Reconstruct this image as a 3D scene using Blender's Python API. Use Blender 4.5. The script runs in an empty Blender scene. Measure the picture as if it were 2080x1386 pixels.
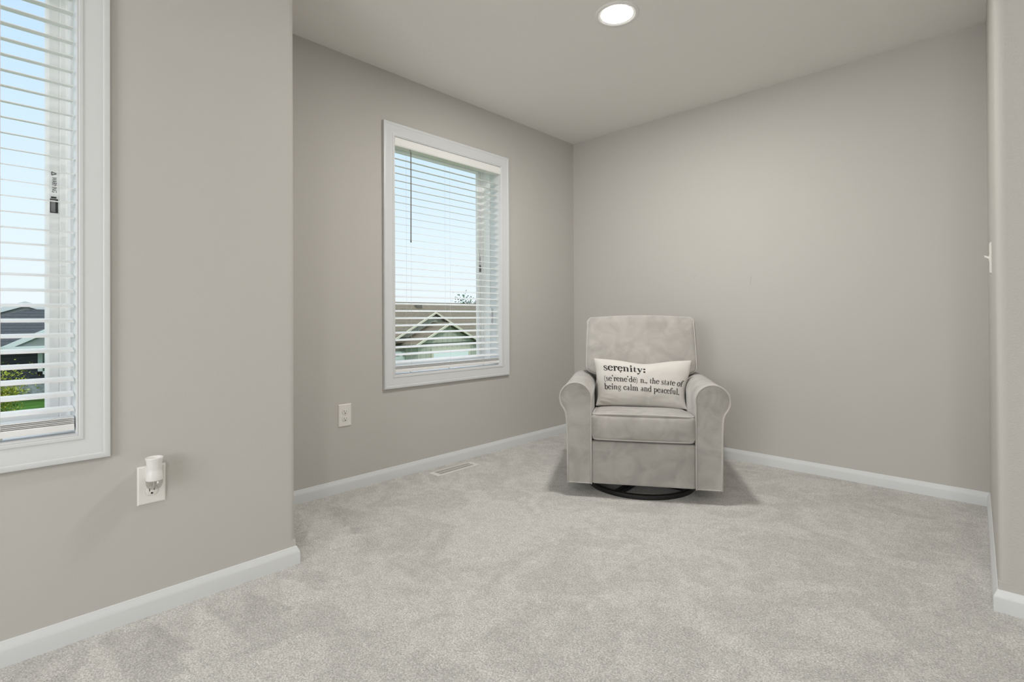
import bpy, bmesh, math, random
import numpy as np
from mathutils import Vector, Matrix, noise

C = bpy.context.scene.collection
SC = bpy.context.scene
PI = math.pi

# ------------------------------------------------------------------ camera
CAM = Vector((2.6518, -3.5166, 0.9622))
YAW, PITCH, ROLL = 0.76675, 0.00507, -0.00483
fw0 = Vector((-math.sin(YAW), math.cos(YAW), 0)); r0 = Vector((math.cos(YAW), math.sin(YAW), 0)); u0 = Vector((0, 0, 1))
fw = math.cos(PITCH) * fw0 + math.sin(PITCH) * u0
u1 = math.cos(PITCH) * u0 - math.sin(PITCH) * fw0
rt = math.cos(ROLL) * r0 + math.sin(ROLL) * u1
up = math.cos(ROLL) * u1 - math.sin(ROLL) * r0
cd = bpy.data.cameras.new('camera'); cam = bpy.data.objects.new('camera', cd); C.objects.link(cam)
cam.matrix_world = Matrix(((rt.x, up.x, -fw.x, CAM.x), (rt.y, up.y, -fw.y, CAM.y), (rt.z, up.z, -fw.z, CAM.z), (0, 0, 0, 1)))
cd.sensor_width = 36.0; cd.sensor_fit = 'HORIZONTAL'; cd.lens = 1039.6 / 2080 * 36
cd.shift_y = -(693 - 639.44) / 2080; cd.clip_start = 0.02; cd.clip_end = 500
SC.camera = cam

# ------------------------------------------------------------------ light, exposure
SC.view_settings.view_transform = 'Standard'; SC.view_settings.look = 'None'
SC.view_settings.gamma = 1.0; SC.view_settings.exposure = 0.0; SC.view_settings.use_curve_mapping = False
SC.cycles.use_denoising = True
SC.cycles.max_bounces = 10; SC.cycles.diffuse_bounces = 7; SC.cycles.transparent_max_bounces = 16
SC.cycles.sample_clamp_indirect = 6.0

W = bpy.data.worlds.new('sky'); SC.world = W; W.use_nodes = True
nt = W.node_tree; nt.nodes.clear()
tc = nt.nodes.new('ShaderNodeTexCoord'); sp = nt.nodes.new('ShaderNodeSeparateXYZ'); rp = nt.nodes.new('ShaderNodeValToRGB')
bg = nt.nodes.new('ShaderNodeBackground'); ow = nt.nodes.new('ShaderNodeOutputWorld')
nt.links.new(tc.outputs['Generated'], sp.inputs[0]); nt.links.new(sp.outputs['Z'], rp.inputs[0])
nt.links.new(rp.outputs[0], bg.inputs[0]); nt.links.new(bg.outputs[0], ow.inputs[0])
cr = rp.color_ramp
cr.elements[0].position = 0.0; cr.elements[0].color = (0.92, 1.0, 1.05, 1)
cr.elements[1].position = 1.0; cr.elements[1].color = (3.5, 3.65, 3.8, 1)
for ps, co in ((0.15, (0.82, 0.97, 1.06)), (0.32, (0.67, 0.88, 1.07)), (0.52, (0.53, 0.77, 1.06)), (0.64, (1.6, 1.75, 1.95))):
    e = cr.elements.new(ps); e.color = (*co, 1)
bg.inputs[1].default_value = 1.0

def light(name, kind, loc, power, rot=(0, 0, 0), parent=None, col=(1, 1, 1), **kw):
    d = bpy.data.lights.new(name, kind); d.energy = power; d.color = col
    for k, v in kw.items(): setattr(d, k, v)
    o = bpy.data.objects.new(name, d); C.objects.link(o); o.location = loc; o.rotation_euler = rot
    if parent: o.parent = parent
    return o

light('sun', 'SUN', (10, -6, 20), 1.0, (math.radians(20), math.radians(48), 0), col=(1, .95, .86), angle=0.02)
# sampling portals at the window openings (they emit nothing of their own)
Xj, Yj, H = 0.639, -2.658, 2.44
for nm, px, py in (('portal', -0.21, -1.34), ('portal', Xj - 0.21, -3.765)):
    po = light(nm, 'AREA', (px, py, 1.34), 1, (0, -PI / 2, 0), shape='RECTANGLE', size=1.46, size_y=0.92)
    po.data.cycles.is_portal = True
# added fill light behind the camera, at the glass of an invented rear window
light('rear_fill', 'AREA', (2.6, -6.43, 1.35), 61, (PI / 2, 0, 0), col=(.985, .995, 1), shape='RECTANGLE', size=1.8, size_y=1.3)
CAN_POWER = 26.0
REAR_FILL_POWER = 24.0

# ------------------------------------------------------------------ helpers
def obj(name, verts, faces, mat=None, parent=None, smooth=False, loc=None):
    me = bpy.data.meshes.new(name); me.from_pydata([tuple(v) for v in verts], [], faces); me.validate(); me.update()
    return link(name, me, mat, parent, smooth, loc)

def link(name, me, mat=None, parent=None, smooth=False, loc=None):
    o = bpy.data.objects.new(name, me); C.objects.link(o)
    if mat: me.materials.append(mat)
    if parent: o.parent = parent
    if loc: o.location = loc
    if smooth:
        me.polygons.foreach_set('use_smooth', [True] * len(me.polygons))
    return o

def thing(name, label, cat, loc=(0, 0, 0), rz=0.0, group=None):
    o = bpy.data.objects.new(name, None); C.objects.link(o); o.empty_display_size = .1
    o.location = loc; o.rotation_euler = (0, 0, rz); o['label'] = label; o['category'] = cat
    if group: o['group'] = group
    return o

def struct(o, label=None):
    o['kind'] = 'structure'
    if label: o['label'] = label
    return o

class MB:
    def __init__(s): s.v = []; s.f = []
    def add(s, vs, fs):
        n = len(s.v); s.v += [tuple(v) for v in vs]; s.f += [tuple(i + n for i in f) for f in fs]; return s
    def box(s, a, b):
        (x0, y0, z0), (x1, y1, z1) = a, b
        return s.add([(x0, y0, z0), (x1, y0, z0), (x1, y1, z0), (x0, y1, z0), (x0, y0, z1), (x1, y0, z1), (x1, y1, z1), (x0, y1, z1)],
                     [(3, 2, 1, 0), (4, 5, 6, 7), (0, 1, 5, 4), (1, 2, 6, 5), (2, 3, 7, 6), (3, 0, 4, 7)])
    def prism(s, pts, d):            # closed 3D polygon pushed along vector d
        n = len(pts); d = Vector(d); P = [Vector(p) for p in pts]
        return s.add(P + [p + d for p in P], [tuple(reversed(range(n))), tuple(range(n, 2 * n))] + [(i, (i + 1) % n, n + (i + 1) % n, n + i) for i in range(n)])
    def tube(s, pts, r, n=8, closed=False, squash=1.0):
        P = [Vector(p) for p in pts]; m = len(P); vs = []; fs = []; prev = None
        for i, p in enumerate(P):
            a = P[(i - 1) % m] if (closed or i > 0) else p; b = P[(i + 1) % m] if (closed or i < m - 1) else p
            t = (b - a).normalized()
            if prev is None:
                ref = Vector((0, 0, 1)) if abs(t.z) < .9 else Vector((1, 0, 0)); nn = t.cross(ref).normalized()
            else:
                nn = (prev - t * prev.dot(t)); nn = nn.normalized() if nn.length > 1e-6 else t.orthogonal().normalized()
            prev = nn; bb = t.cross(nn); rr = r(i) if callable(r) else r
            for k in range(n):
                an = 2 * PI * k / n; vs.append(p + nn * rr * math.cos(an) + bb * rr * math.sin(an) * squash)
        for i in range(m if closed else m - 1):
            j = (i + 1) % m
            for k in range(n):
                l = (k + 1) % n; fs.append((i * n + k, i * n + l, j * n + l, j * n + k))
        if not closed: fs += [tuple(reversed(range(n))), tuple(range((m - 1) * n, m * n))]
        return s.add(vs, fs)
    def lathe(s, prof, n=32, c=(0, 0, 0)):
        vs = []; fs = []; m = len(prof)
        for r, z in prof:
            for k in range(n):
                a = 2 * PI * k / n; vs.append((c[0] + r * math.cos(a), c[1] + r * math.sin(a), c[2] + z))
        for i in range(m - 1):
            for k in range(n):
                l = (k + 1) % n; fs.append((i * n + k, i * n + l, (i + 1) * n + l, (i + 1) * n + k))
        return s.add(vs, fs)
    def loft(s, rings, cap=True):
        n = len(rings[0]); vs = [p for r in rings for p in r]; fs = []
        for i in range(len(rings) - 1):
            for k in range(n):
                l = (k + 1) % n; fs.append((i * n + k, i * n + l, (i + 1) * n + l, (i + 1) * n + k))
        if cap: fs += [tuple(reversed(range(n))), tuple(range((len(rings) - 1) * n, len(rings) * n))]
        return s.add(vs, fs)
    def build(s, name, mat=None, parent=None, smooth=False, loc=None, angle=None):
        o = obj(name, s.v, s.f, mat, parent, smooth or angle is not None, loc)
        bm = bmesh.new(); bm.from_mesh(o.data); bmesh.ops.recalc_face_normals(bm, faces=bm.faces); bm.to_mesh(o.data); bm.free()
        if angle is not None: o.data.set_sharp_from_angle(angle=math.radians(angle))
        return o

def mat(name, col, rough=.6, spec=.3, bump=None, var=None, emit=None, metal=0.0, sheen=0.0):
    m = bpy.data.materials.new(name); m.use_nodes = True; t = m.node_tree; b = t.nodes['Principled BSDF']
    b.inputs['Base Color'].default_value = (*col, 1); b.inputs['Roughness'].default_value = rough
    b.inputs['Specular IOR Level'].default_value = spec; b.inputs['Metallic'].default_value = metal
    if sheen: b.inputs['Sheen Weight'].default_value = sheen
    tcn = t.nodes.new('ShaderNodeTexCoord')
    if var:                                   # (scale, amount, detail)
        n = t.nodes.new('ShaderNodeTexNoise'); n.inputs['Scale'].default_value = var[0]; n.inputs['Detail'].default_value = var[2]
        n.inputs['Distortion'].default_value = var[3] if len(var) > 3 else 0
        t.links.new(tcn.outputs['Object'], n.inputs['Vector'])
        mr = t.nodes.new('ShaderNodeMapRange'); mr.inputs[1].default_value = .3; mr.inputs[2].default_value = .7
        mr.inputs[3].default_value = 1 - var[1]; mr.inputs[4].default_value = 1 + var[1]
        t.links.new(n.outputs['Fac'], mr.inputs[0])
        mx = t.nodes.new('ShaderNodeVectorMath'); mx.operation = 'SCALE'; mx.inputs[0].default_value = col
        t.links.new(mr.outputs[0], mx.inputs['Scale']); t.links.new(mx.outputs[0], b.inputs['Base Color'])
    if bump:                                  # (scale, strength, distance)
        n = t.nodes.new('ShaderNodeTexNoise'); n.inputs['Scale'].default_value = bump[0]; n.inputs['Detail'].default_value = 3
        t.links.new(tcn.outputs['Object'], n.inputs['Vector'])
        bp = t.nodes.new('ShaderNodeBump'); bp.inputs['Strength'].default_value = bump[1]; bp.inputs['Distance'].default_value = bump[2]
        t.links.new(n.outputs['Fac'], bp.inputs['Height']); t.links.new(bp.outputs[0], b.inputs['Normal'])
    if emit:
        b.inputs['Emission Color'].default_value = (*emit[0], 1); b.inputs['Emission Strength'].default_value = emit[1]
    return m

def banded(name, col, dark, scale, axis, fac=.12, rough=.8, noise_scale=14, noise_amt=.18):
    """siding / shingles: narrow shadow-line bands in the material along one object axis, with mottling"""
    m = mat(name, col, rough, .2); t = m.node_tree; b = t.nodes['Principled BSDF']
    tcn = t.nodes['Texture Coordinate']; s = t.nodes.new('ShaderNodeSeparateXYZ'); t.links.new(tcn.outputs['Object'], s.inputs[0])
    mu = t.nodes.new('ShaderNodeMath'); mu.operation = 'MULTIPLY'; mu.inputs[1].default_value = scale; t.links.new(s.outputs[axis], mu.inputs[0])
    fr = t.nodes.new('ShaderNodeMath'); fr.operation = 'FRACT'; t.links.new(mu.outputs[0], fr.inputs[0])
    lt = t.nodes.new('ShaderNodeMath'); lt.operation = 'LESS_THAN'; lt.inputs[1].default_value = fac; t.links.new(fr.outputs[0], lt.inputs[0])
    mx = t.nodes.new('ShaderNodeMix'); mx.data_type = 'RGBA'; mx.inputs['A'].default_value = (*col, 1); mx.inputs['B'].default_value = (*dark, 1)
    t.links.new(lt.outputs[0], mx.inputs['Factor'])
    n = t.nodes.new('ShaderNodeTexNoise'); n.inputs['Scale'].default_value = noise_scale; t.links.new(tcn.outputs['Object'], n.inputs['Vector'])
    mr = t.nodes.new('ShaderNodeMapRange'); mr.inputs[1].default_value = .3; mr.inputs[2].default_value = .7
    mr.inputs[3].default_value = 1 - noise_amt; mr.inputs[4].default_value = 1 + noise_amt; t.links.new(n.outputs['Fac'], mr.inputs[0])
    vm = t.nodes.new('ShaderNodeVectorMath'); vm.operation = 'SCALE'; t.links.new(mx.outputs['Result'], vm.inputs[0]); t.links.new(mr.outputs[0], vm.inputs['Scale'])
    t.links.new(vm.outputs[0], b.inputs['Base Color'])
    return m

M = {}
WALL = (0.535, 0.519, 0.490)
M['wall'] = mat('wall_paint', WALL, .75, .2, bump=(130, .10, .003))
M['wall_tex'] = mat('wall_paint_orange_peel', WALL, .7, .25, bump=(170, .28, .004))
M['ceiling'] = mat('ceiling_paint', (0.80, 0.785, 0.755), .85, .15, bump=(60, .18, .004))
M['trim'] = mat('white_trim_paint', (0.69, 0.705, 0.715), .38, .45)
M['vinyl'] = mat('white_window_vinyl', (0.87, 0.87, 0.87), .4, .4)
M['slat'] = mat('white_blind_slat', (0.86, 0.86, 0.85), .45, .4)
M['cord'] = mat('white_blind_cord', (0.72, 0.71, 0.68), .8, .2)
M['wand'] = mat('smoky_wand_plastic', (0.16, 0.145, 0.125), .35, .5)
M['plate'] = mat('white_outlet_plastic', (0.78, 0.765, 0.73), .35, .5)
M['slot'] = mat('dark_slot', (0.02, 0.02, 0.02), .8, .1)
M['black'] = mat('black_label_print', (0.03, 0.03, 0.03), .6, .3)
M['labelgrey'] = mat('pale_label_print', (0.5, 0.5, 0.5), .6, .3)
M['screw'] = mat('painted_screw', (0.6, 0.58, 0.55), .4, .5)
M['metal_black'] = mat('black_steel', (0.012, 0.012, 0.013), .32, .5)
M['fabric'] = mat('grey_microsuede', (0.395, 0.378, 0.352), .92, .1, bump=(400, .12, .002), var=(9, .17, 9, .9), sheen=.35)
M['piping'] = mat('grey_piping_cord', (0.50, 0.48, 0.45), .9, .1, sheen=.3)
M['canvas'] = mat('cream_pillow_canvas', (0.63, 0.61, 0.575), .95, .05, bump=(260, .15, .0015))
M['ink'] = mat('charcoal_print', (0.045, 0.043, 0.042), .9, .05)
M['vent'] = mat('white_vent_metal', (0.74, 0.72, 0.68), .45, .4)
M['lamp_lens'] = mat('glowing_lamp_lens', (.9, .9, .9), .5, .2, emit=((1, .985, .95), 9.0))
M['lamp_trim'] = mat('white_lamp_trim', (0.80, 0.79, 0.77), .4, .4)
M['fresh'] = mat('white_glossy_plastic', (0.80, 0.79, 0.77), .3, .5)
M['scuff'] = mat('grey_scuff', (0.40, 0.385, 0.36), .8, .1)
M['shingle_dark'] = banded('charcoal_shingles', (0.045, 0.054, 0.062), (0.028, 0.034, 0.040), 6.5, 'Z', .3, noise_scale=9)
M['shingle_brown'] = banded('brown_grey_shingles', (0.135, 0.117, 0.082), (0.10, 0.088, 0.062), 6.5, 'Z', .3, noise_scale=6)
M['siding_dark'] = banded('charcoal_lap_siding', (0.035, 0.045, 0.058), (0.012, 0.016, 0.022), 5.5, 'Z', .16, noise_amt=.06)
M['siding_green'] = mat('grey_green_siding', (0.22, 0.25, 0.235), .8, .2)
M['siding_sage'] = banded('sage_board_and_batten', (0.46, 0.475, 0.385), (0.36, 0.37, 0.30), 2.6, 'Y', .14, noise_amt=.05)
M['trim_pale'] = mat('pale_blue_green_fascia', (0.60, 0.66, 0.65), .6, .3)
M['trim_cream'] = mat('cream_fascia', (0.56, 0.55, 0.42), .6, .3)
M['soffit'] = mat('dark_brown_soffit', (0.13, 0.12, 0.10), .8, .2)  # plain dark brown, used on the roof vents
M['door_white'] = banded('white_garage_door', (0.72, 0.80, 0.77), (0.55, 0.62, 0.60), 1.9, 'Z', .05, noise_amt=.02)
M['pane_dark'] = mat('dark_house_glass', (0.03, 0.09, 0.07), .1, .6)
M['stone'] = mat('grey_stone_veneer', (0.22, 0.25, 0.25), .9, .1, var=(6, .45, 4))
M['grass'] = mat('green_grass', (0.040, 0.105, 0.018), .95, .05, var=(1.6, .3, 6))
M['leaf'] = mat('yellow_green_leaves', (0.30, 0.34, 0.045), .7, .2, var=(3, .45, 3))
M['leaf_dark'] = mat('dark_green_leaves', (0.04, 0.13, 0.06), .7, .2, var=(2, .5, 3))
M['bark'] = mat('brown_bark', (0.10, 0.07, 0.045), .9, .1)
M['brass'] = mat('brushed_brass', (0.55, 0.42, 0.22), .35, .5, metal=1.0)

def glass_mat(name, tint=(1, 1, 1), gloss=.05):
    m = bpy.data.materials.new(name); m.use_nodes = True; t = m.node_tree; t.nodes.clear()
    o = t.nodes.new('ShaderNodeOutputMaterial'); a = t.nodes.new('ShaderNodeBsdfTransparent'); g = t.nodes.new('ShaderNodeBsdfGlossy')
    a.inputs[0].default_value = (*tint, 1); g.inputs['Roughness'].default_value = .03
    x = t.nodes.new('ShaderNodeMixShader'); x.inputs[0].default_value = gloss
    t.links.new(a.outputs[0], x.inputs[1]); t.links.new(g.outputs[0], x.inputs[2]); t.links.new(x.outputs[0], o.inputs[0]); return m
M['glass'] = glass_mat('window_glass', (.98, .99, .99), .03)
M['oil_glass'] = glass_mat('clear_bottle_glass', (.84, .83, .81), .12)

# carpet: mottled cut pile, tufts in bump, brushed-pile patches plus vacuum strokes from the mesh attribute "pile"
def carpet():
    m = bpy.data.materials.new('grey_cut_pile_carpet'); m.use_nodes = True; t = m.node_tree; b = t.nodes['Principled BSDF']
    b.inputs['Roughness'].default_value = 1; b.inputs['Specular IOR Level'].default_value = .05; b.inputs['Sheen Weight'].default_value = .15
    N = t.nodes.new; L = t.links.new
    tcn = N('ShaderNodeTexCoord')
    def noise_(scale, detail, dist=0, rough=.5):
        n = N('ShaderNodeTexNoise'); n.inputs['Scale'].default_value = scale; n.inputs['Detail'].default_value = detail
        n.inputs['Distortion'].default_value = dist; n.inputs['Roughness'].default_value = rough; L(tcn.outputs['Object'], n.inputs['Vector']); return n.outputs['Fac']
    def rng(s, a, b_, c, d):
        r = N('ShaderNodeMapRange'); r.inputs[1].default_value = a; r.inputs[2].default_value = b_; r.inputs[3].default_value = c; r.inputs[4].default_value = d; L(s, r.inputs[0]); return r.outputs[0]
    def mul(a, b_):
        x = N('ShaderNodeMath'); x.operation = 'MULTIPLY'; L(a, x.inputs[0]); L(b_, x.inputs[1]); return x.outputs[0]
    tuft = noise_(210, 3, .15, .72)
    vo = N('ShaderNodeTexVoronoi'); vo.inputs['Scale'].default_value = 150; L(tcn.outputs['Object'], vo.inputs['Vector'])
    patch = noise_(3.4, 6, 1.1, .62)
    mid = noise_(22, 4, .6)
    at = N('ShaderNodeAttribute'); at.attribute_name = 'pile'
    pa = N('ShaderNodeMath'); pa.operation = 'ADD'; L(rng(patch, .45, .55, -.45, .45), pa.inputs[0]); L(at.outputs['Fac'], pa.inputs[1])
    f = mul(mul(rng(tuft, .36, .64, .62, 1.15), rng(pa.outputs[0], -1, 1, .87, 1.13)), rng(mid, .3, .7, .92, 1.06))
    f = mul(f, rng(vo.outputs['Distance'], .25, .75, 1.05, .84))
    vm = N('ShaderNodeVectorMath'); vm.operation = 'SCALE'; vm.inputs[0].default_value = CARPET; L(f, vm.inputs['Scale']); L(vm.outputs[0], b.inputs['Base Color'])
    ht = N('ShaderNodeMath'); ht.operation = 'SUBTRACT'; L(tuft, ht.inputs[0]); L(rng(vo.outputs['Distance'], 0, 1, 0, .35), ht.inputs[1])
    bp = N('ShaderNodeBump'); bp.inputs['Strength'].default_value = .7; bp.inputs['Distance'].default_value = .006; L(ht.outputs[0], bp.inputs['Height']); L(bp.outputs[0], b.inputs['Normal'])
    return m
CARPET = (0.715, 0.70, 0.673)
M['carpet'] = carpet()

# ------------------------------------------------------------------ room shell
RX1, RY0 = 5.2, -6.4                       # far right wall, rear wall (behind the camera)
A0 = Vector((2.592, 0)); A1 = Vector((2.630, -1.217))    # the short wall on the right

# floor
def lines(a, b, step): n = max(1, round((b - a) / step)); return list(np.linspace(a, b, n + 1))[:-1]
xs = lines(0, Xj, .012) + lines(Xj, 2.66, .012) + lines(2.66, RX1, .1) + [RX1]
ys = lines(RY0, -3.4, .08) + lines(-3.4, Yj, .012) + lines(Yj, -1.21, .012) + lines(-1.21, 0, .02) + [0.0]
nx, ny = len(xs), len(ys)
fv = [(x, y, 0) for y in ys for x in xs]; ff = []
for j in range(ny - 1):
    for i in range(nx - 1):
        cx, cy = (xs[i] + xs[i + 1]) / 2, (ys[j] + ys[j + 1]) / 2
        if cx < Xj and cy < Yj: continue
        if cx > 2.66 and cy > -1.21: continue
        a = j * nx + i; ff.append((a, a + 1, a + nx + 1, a + nx))
floor = struct(obj('floor', fv, ff, M['carpet']), 'light grey cut-pile carpet with vacuum marks')
WEDGES = [((.690, -3.008), (1.10, -3.155), (1.10, -2.965), 1.5), ((.665, -3.272), (1.10, -3.42), (1.10, -3.235), 1.5), ((.690, -2.735), (1.05, -2.865), (1.05, -2.66), 1.5), ((.06, -2.41), (.72, -2.60), (.66, -2.33), 1.4),
          ((.70, -3.14), (.95, -3.21), (.95, -3.09), -1.1), ((.70, -2.87), (.95, -2.94), (.95, -2.80), -1.1), ((.06, -2.56), (.62, -2.66), (.55, -2.55), -1.2), ((.10, -2.30), (.62, -2.36), (.50, -2.12), -.9)]   # vacuum strokes: (tip, base, base, lighter or darker pile)
def pile_attr(me):
    co = np.zeros(len(me.vertices) * 3); me.vertices.foreach_get('co', co); co = co.reshape(-1, 3)
    val = np.zeros(len(co))
    for tip, bl, br, s in WEDGES:
        t0, b0, b1 = map(np.array, (tip, bl, br)); e1 = b0 - t0; e2 = b1 - t0; d = co[:, :2] - t0
        det = e1[0] * e2[1] - e1[1] * e2[0]
        u = (d[:, 0] * e2[1] - d[:, 1] * e2[0]) / det; v = (e1[0] * d[:, 1] - e1[1] * d[:, 0]) / det
        jit = 0.03 * np.sin(co[:, 0] * 71 + 3 * np.sin(co[:, 1] * 43)); u = u + jit; v = v - jit
        inside = np.clip(np.minimum(u, v) / .06 + .5, 0, 1) * np.clip((1 - u - v) / .45, 0, 1)
        val = np.where(inside > 0, np.maximum(np.abs(val), inside * abs(s)) * np.sign(s), val)
    at = me.attributes.new('pile', 'FLOAT', 'POINT'); at.data.foreach_set('value', val.astype(np.float32))

# ceiling (with its own thickness above)
cp = [(0, 0), (0, Yj), (Xj, Yj), (Xj, RY0), (RX1, RY0), (RX1, -1.217), (2.63, -1.217), (2.592, 0)]
struct(obj('ceiling', [(x, y, H) for x, y in cp], [tuple(range(len(cp)))], M['ceiling']), 'flat pale greige ceiling with light texture')

WIN1 = (-4.223, -3.313, .613, 2.062)       # inner casing edges: y0, y1, z0, z1
WIN2 = (-1.790, -0.882, .613, 2.062)
def wall_hole(name, x, y0, y1, w):
    a, b, c, d = w
    vs = [(x, y0, 0), (x, y1, 0), (x, y1, H), (x, y0, H), (x, a, c), (x, b, c), (x, b, d), (x, a, d)]
    return obj(name, vs, [(0, 1, 5, 4), (1, 2, 6, 5), (2, 3, 7, 6), (3, 0, 4, 7)], M['wall'])
R = 0.022; ZB = 0.094                     # bullnose radius, top of the square corner block
struct(wall_hole('wall_window_side', 0, Yj, 0, WIN2), 'greige alcove wall with the blinded window')
lw = MB()
a, b, c, d = WIN1
yl = Yj - R
lw.add([(Xj, RY0, 0), (Xj, yl, 0), (Xj, yl, H), (Xj, RY0, H), (Xj, a, c), (Xj, b, c), (Xj, b, d), (Xj, a, d)], [(0, 1, 5, 4), (1, 2, 6, 5), (2, 3, 7, 6), (3, 0, 4, 7)])
n = 10; arc = [(Xj - R + R * math.cos(PI / 2 * k / n), Yj - R + R * math.sin(PI / 2 * k / n)) for k in range(n + 1)]
va = [(x, y, z) for x, y in arc for z in (ZB, H)]
lw.add(va, [(2 * i, 2 * i + 2, 2 * i + 3, 2 * i + 1) for i in range(n)])
lw.add([(Xj, yl, 0), (Xj, Yj, 0), (Xj - R, Yj, 0), (Xj, yl, ZB), (Xj, Yj, ZB), (Xj - R, Yj, ZB), (Xj - R, yl, ZB)], [(0, 1, 4, 3), (1, 2, 5, 4), (3, 4, 5, 6)])
struct(lw.build('wall_left', M['wall'], angle=40), 'greige near wall with bullnose corner')
struct(obj('wall_jog', [(Xj - R, Yj, 0), (0, Yj, 0), (0, Yj, H), (Xj - R, Yj, H)], [(0, 1, 2, 3)], M['wall']))
struct(obj('wall_back', [(0, 0, 0), (A0.x, 0, 0), (A0.x, 0, H), (0, 0, H)], [(0, 1, 2, 3)], M['wall']), 'greige back wall behind the chair')
# right stub with bullnose
dv = (A1 - A0).normalized(); e0 = A1 - dv * .026; e1 = Vector((A1.x + .026, A1.y)); n = 10
bz = [((1 - t) ** 2 * e0 + 2 * t * (1 - t) * A1 * 1.0 + t ** 2 * e1) for t in [k / n for k in range(n + 1)]]
rw = MB(); rw.add([(A0.x, A0.y, 0), (e0.x, e0.y, 0), (e0.x, e0.y, H), (A0.x, A0.y, H)], [(0, 1, 2, 3)])
va = [(p.x, p.y, z) for p in bz for z in (ZB, H)]
rw.add(va, [(2 * i, 2 * i + 2, 2 * i + 3, 2 * i + 1) for i in range(n)])
rw.add([(e0.x, e0.y, 0), (A1.x, A1.y, 0), (e1.x, e1.y, 0), (e0.x, e0.y, ZB), (A1.x, A1.y, ZB), (e1.x, e1.y, ZB)], [(0, 1, 4, 3), (1, 2, 5, 4), (3, 4, 5)])
struct(rw.build('wall_right', M['wall'], angle=40), 'short greige return wall with bullnose corner')
struct(obj('wall_front_right', [(e1.x, A1.y, 0), (RX1, A1.y, 0), (RX1, A1.y, H), (e1.x, A1.y, H)], [(0, 1, 2, 3)], M['wall_tex']), 'orange-peel textured greige wall at right')
struct(obj('wall_far_right', [(RX1, A1.y, 0), (RX1, RY0, 0), (RX1, RY0, H), (RX1, A1.y, H)], [(0, 1, 2, 3)], M['wall']))
struct(obj('wall_rear', [(RX1, RY0, 0), (Xj, RY0, 0), (Xj, RY0, H), (RX1, RY0, H), (3.5, RY0, .7), (1.7, RY0, .7), (1.7, RY0, 2.0), (3.5, RY0, 2.0)], [(0, 1, 5, 4), (1, 2, 6, 5), (2, 3, 7, 6), (3, 0, 4, 7)], M['wall']))  # opening made for the added fill window

# baseboards: one profile, mitred at every corner
BP = [(0, 0), (.0125, 0), (.0125, .044), (.0118, .048), (.0085, .056), (.0050, .063), (.0035, .0675), (.001, .069), (0, .069)]
path = [Vector(p) for p in [(RX1, A1.y), (RX1, RY0), (Xj, RY0), (Xj, Yj), (0, Yj), (0, 0), (A0.x, 0), (A1.x, A1.y), (RX1, A1.y)]]
path = path[:-1]; names = ['far_right', 'rear', 'left', 'jog', 'window_side', 'back', 'right', 'front_right']
cen = len(path)
def inn(i):                                 # inward normal of segment i (path runs clockwise seen from above => room on the right)
    d = (path[(i + 1) % cen] - path[i]).normalized(); return Vector((d.y, -d.x))
sgn = 1 if (Vector((3, -4)) - path[1]).dot(inn(1)) > 0 else -1
def mit(i):                                 # mitre vector at vertex i
    n0 = inn((i - 1) % cen) * sgn; n1 = inn(i) * sgn; return (n0 + n1) / (1 + n0.dot(n1))
for i, nm in enumerate(names):
    p, q = path[i], path[(i + 1) % cen]; mp, mq = mit(i), mit((i + 1) % cen)
    rings = [[(v.x + m_.x * t, v.y + m_.y * t, z) for t, z in BP] for v, m_ in ((p, mp), (q, mq))]
    struct(MB().loft(rings).build('baseboard_' + nm, M['trim'], angle=25))

# ------------------------------------------------------------------ windows and blinds
CP = [(0, 0), (0, .010), (.003, .0125), (.010, .0125), (.0125, .010), (.017, .0095), (.026, .0105), (.040, .0125), (.054, .0150), (.0575, .0152), (.0595, .0168), (.062, .0176), (.071, .0176), (.0745, .0165), (.0755, .012), (.0755, 0)]
def rect_frame(mb, w, prof, x0):
    """profile (distance outward from the opening, height into the room) mitred around an opening in a plane x = x0"""
    a, b, c, d = w; rings = []
    for (sy, sz, y, z) in ((-1, -1, a, c), (1, -1, b, c), (1, 1, b, d), (-1, 1, a, d)):
        rings.append([(x0 + h, y + sy * t, z + sz * t) for t, h in prof])
    n = len(prof); vs = [p for r in rings for p in r]; fs = []
    for i in range(4):
        j = (i + 1) % 4
        for k in range(n - 1): fs.append((i * n + k, i * n + k + 1, j * n + k + 1, j * n + k))
    mb.add(vs, fs); return mb
def make_window(idx, x, w, label):
    a, b, c, d = w
    root = bpy.data.objects.new('window_%d' % idx, None); C.objects.link(root); root.location = (x, (a + b) / 2, c); root['kind'] = 'structure'; root['label'] = label
    L_ = (a - (a + b) / 2, b - (a + b) / 2, 0, d - c)
    rect_frame(MB(), L_, CP, 0).build('casing', M['trim'], root, angle=22)
    rect_frame(MB(), L_, [(.0, .0105), (-.003, .011), (-.004, .009), (-.004, -.105), (.040, -.105)], 0).build('jamb', M['trim'], root, angle=30)
    L2 = (L_[0], L_[1], 0, L_[3] + .036)
    rect_frame(MB(), L2, [(0, -.105), (-.008, -.105), (-.010, -.110), (-.010, -.165), (-.014, -.168), (-.026, -.168), (-.028, -.172), (-.028, -.200), (0, -.200)], 0).build('window_frame', M['vinyl'], root, angle=30)
    s = rect_frame(MB(), L2, [(-.026, -.20), (-.026, -.180), (-.030, -.177), (-.052, -.177), (-.056, -.180), (-.062, -.192), (-.062, -.20)], 0).build('sash', M['vinyl'], root, angle=30)
    g = .060
    obj('glass', [(-.1955, L_[0] + g, g), (-.1955, L_[1] - g, g), (-.1955, L_[1] - g, L2[3] - g), (-.1955, L_[0] + g, L2[3] - g)], [(0, 1, 2, 3)], M['glass'], root)
    return root
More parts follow.
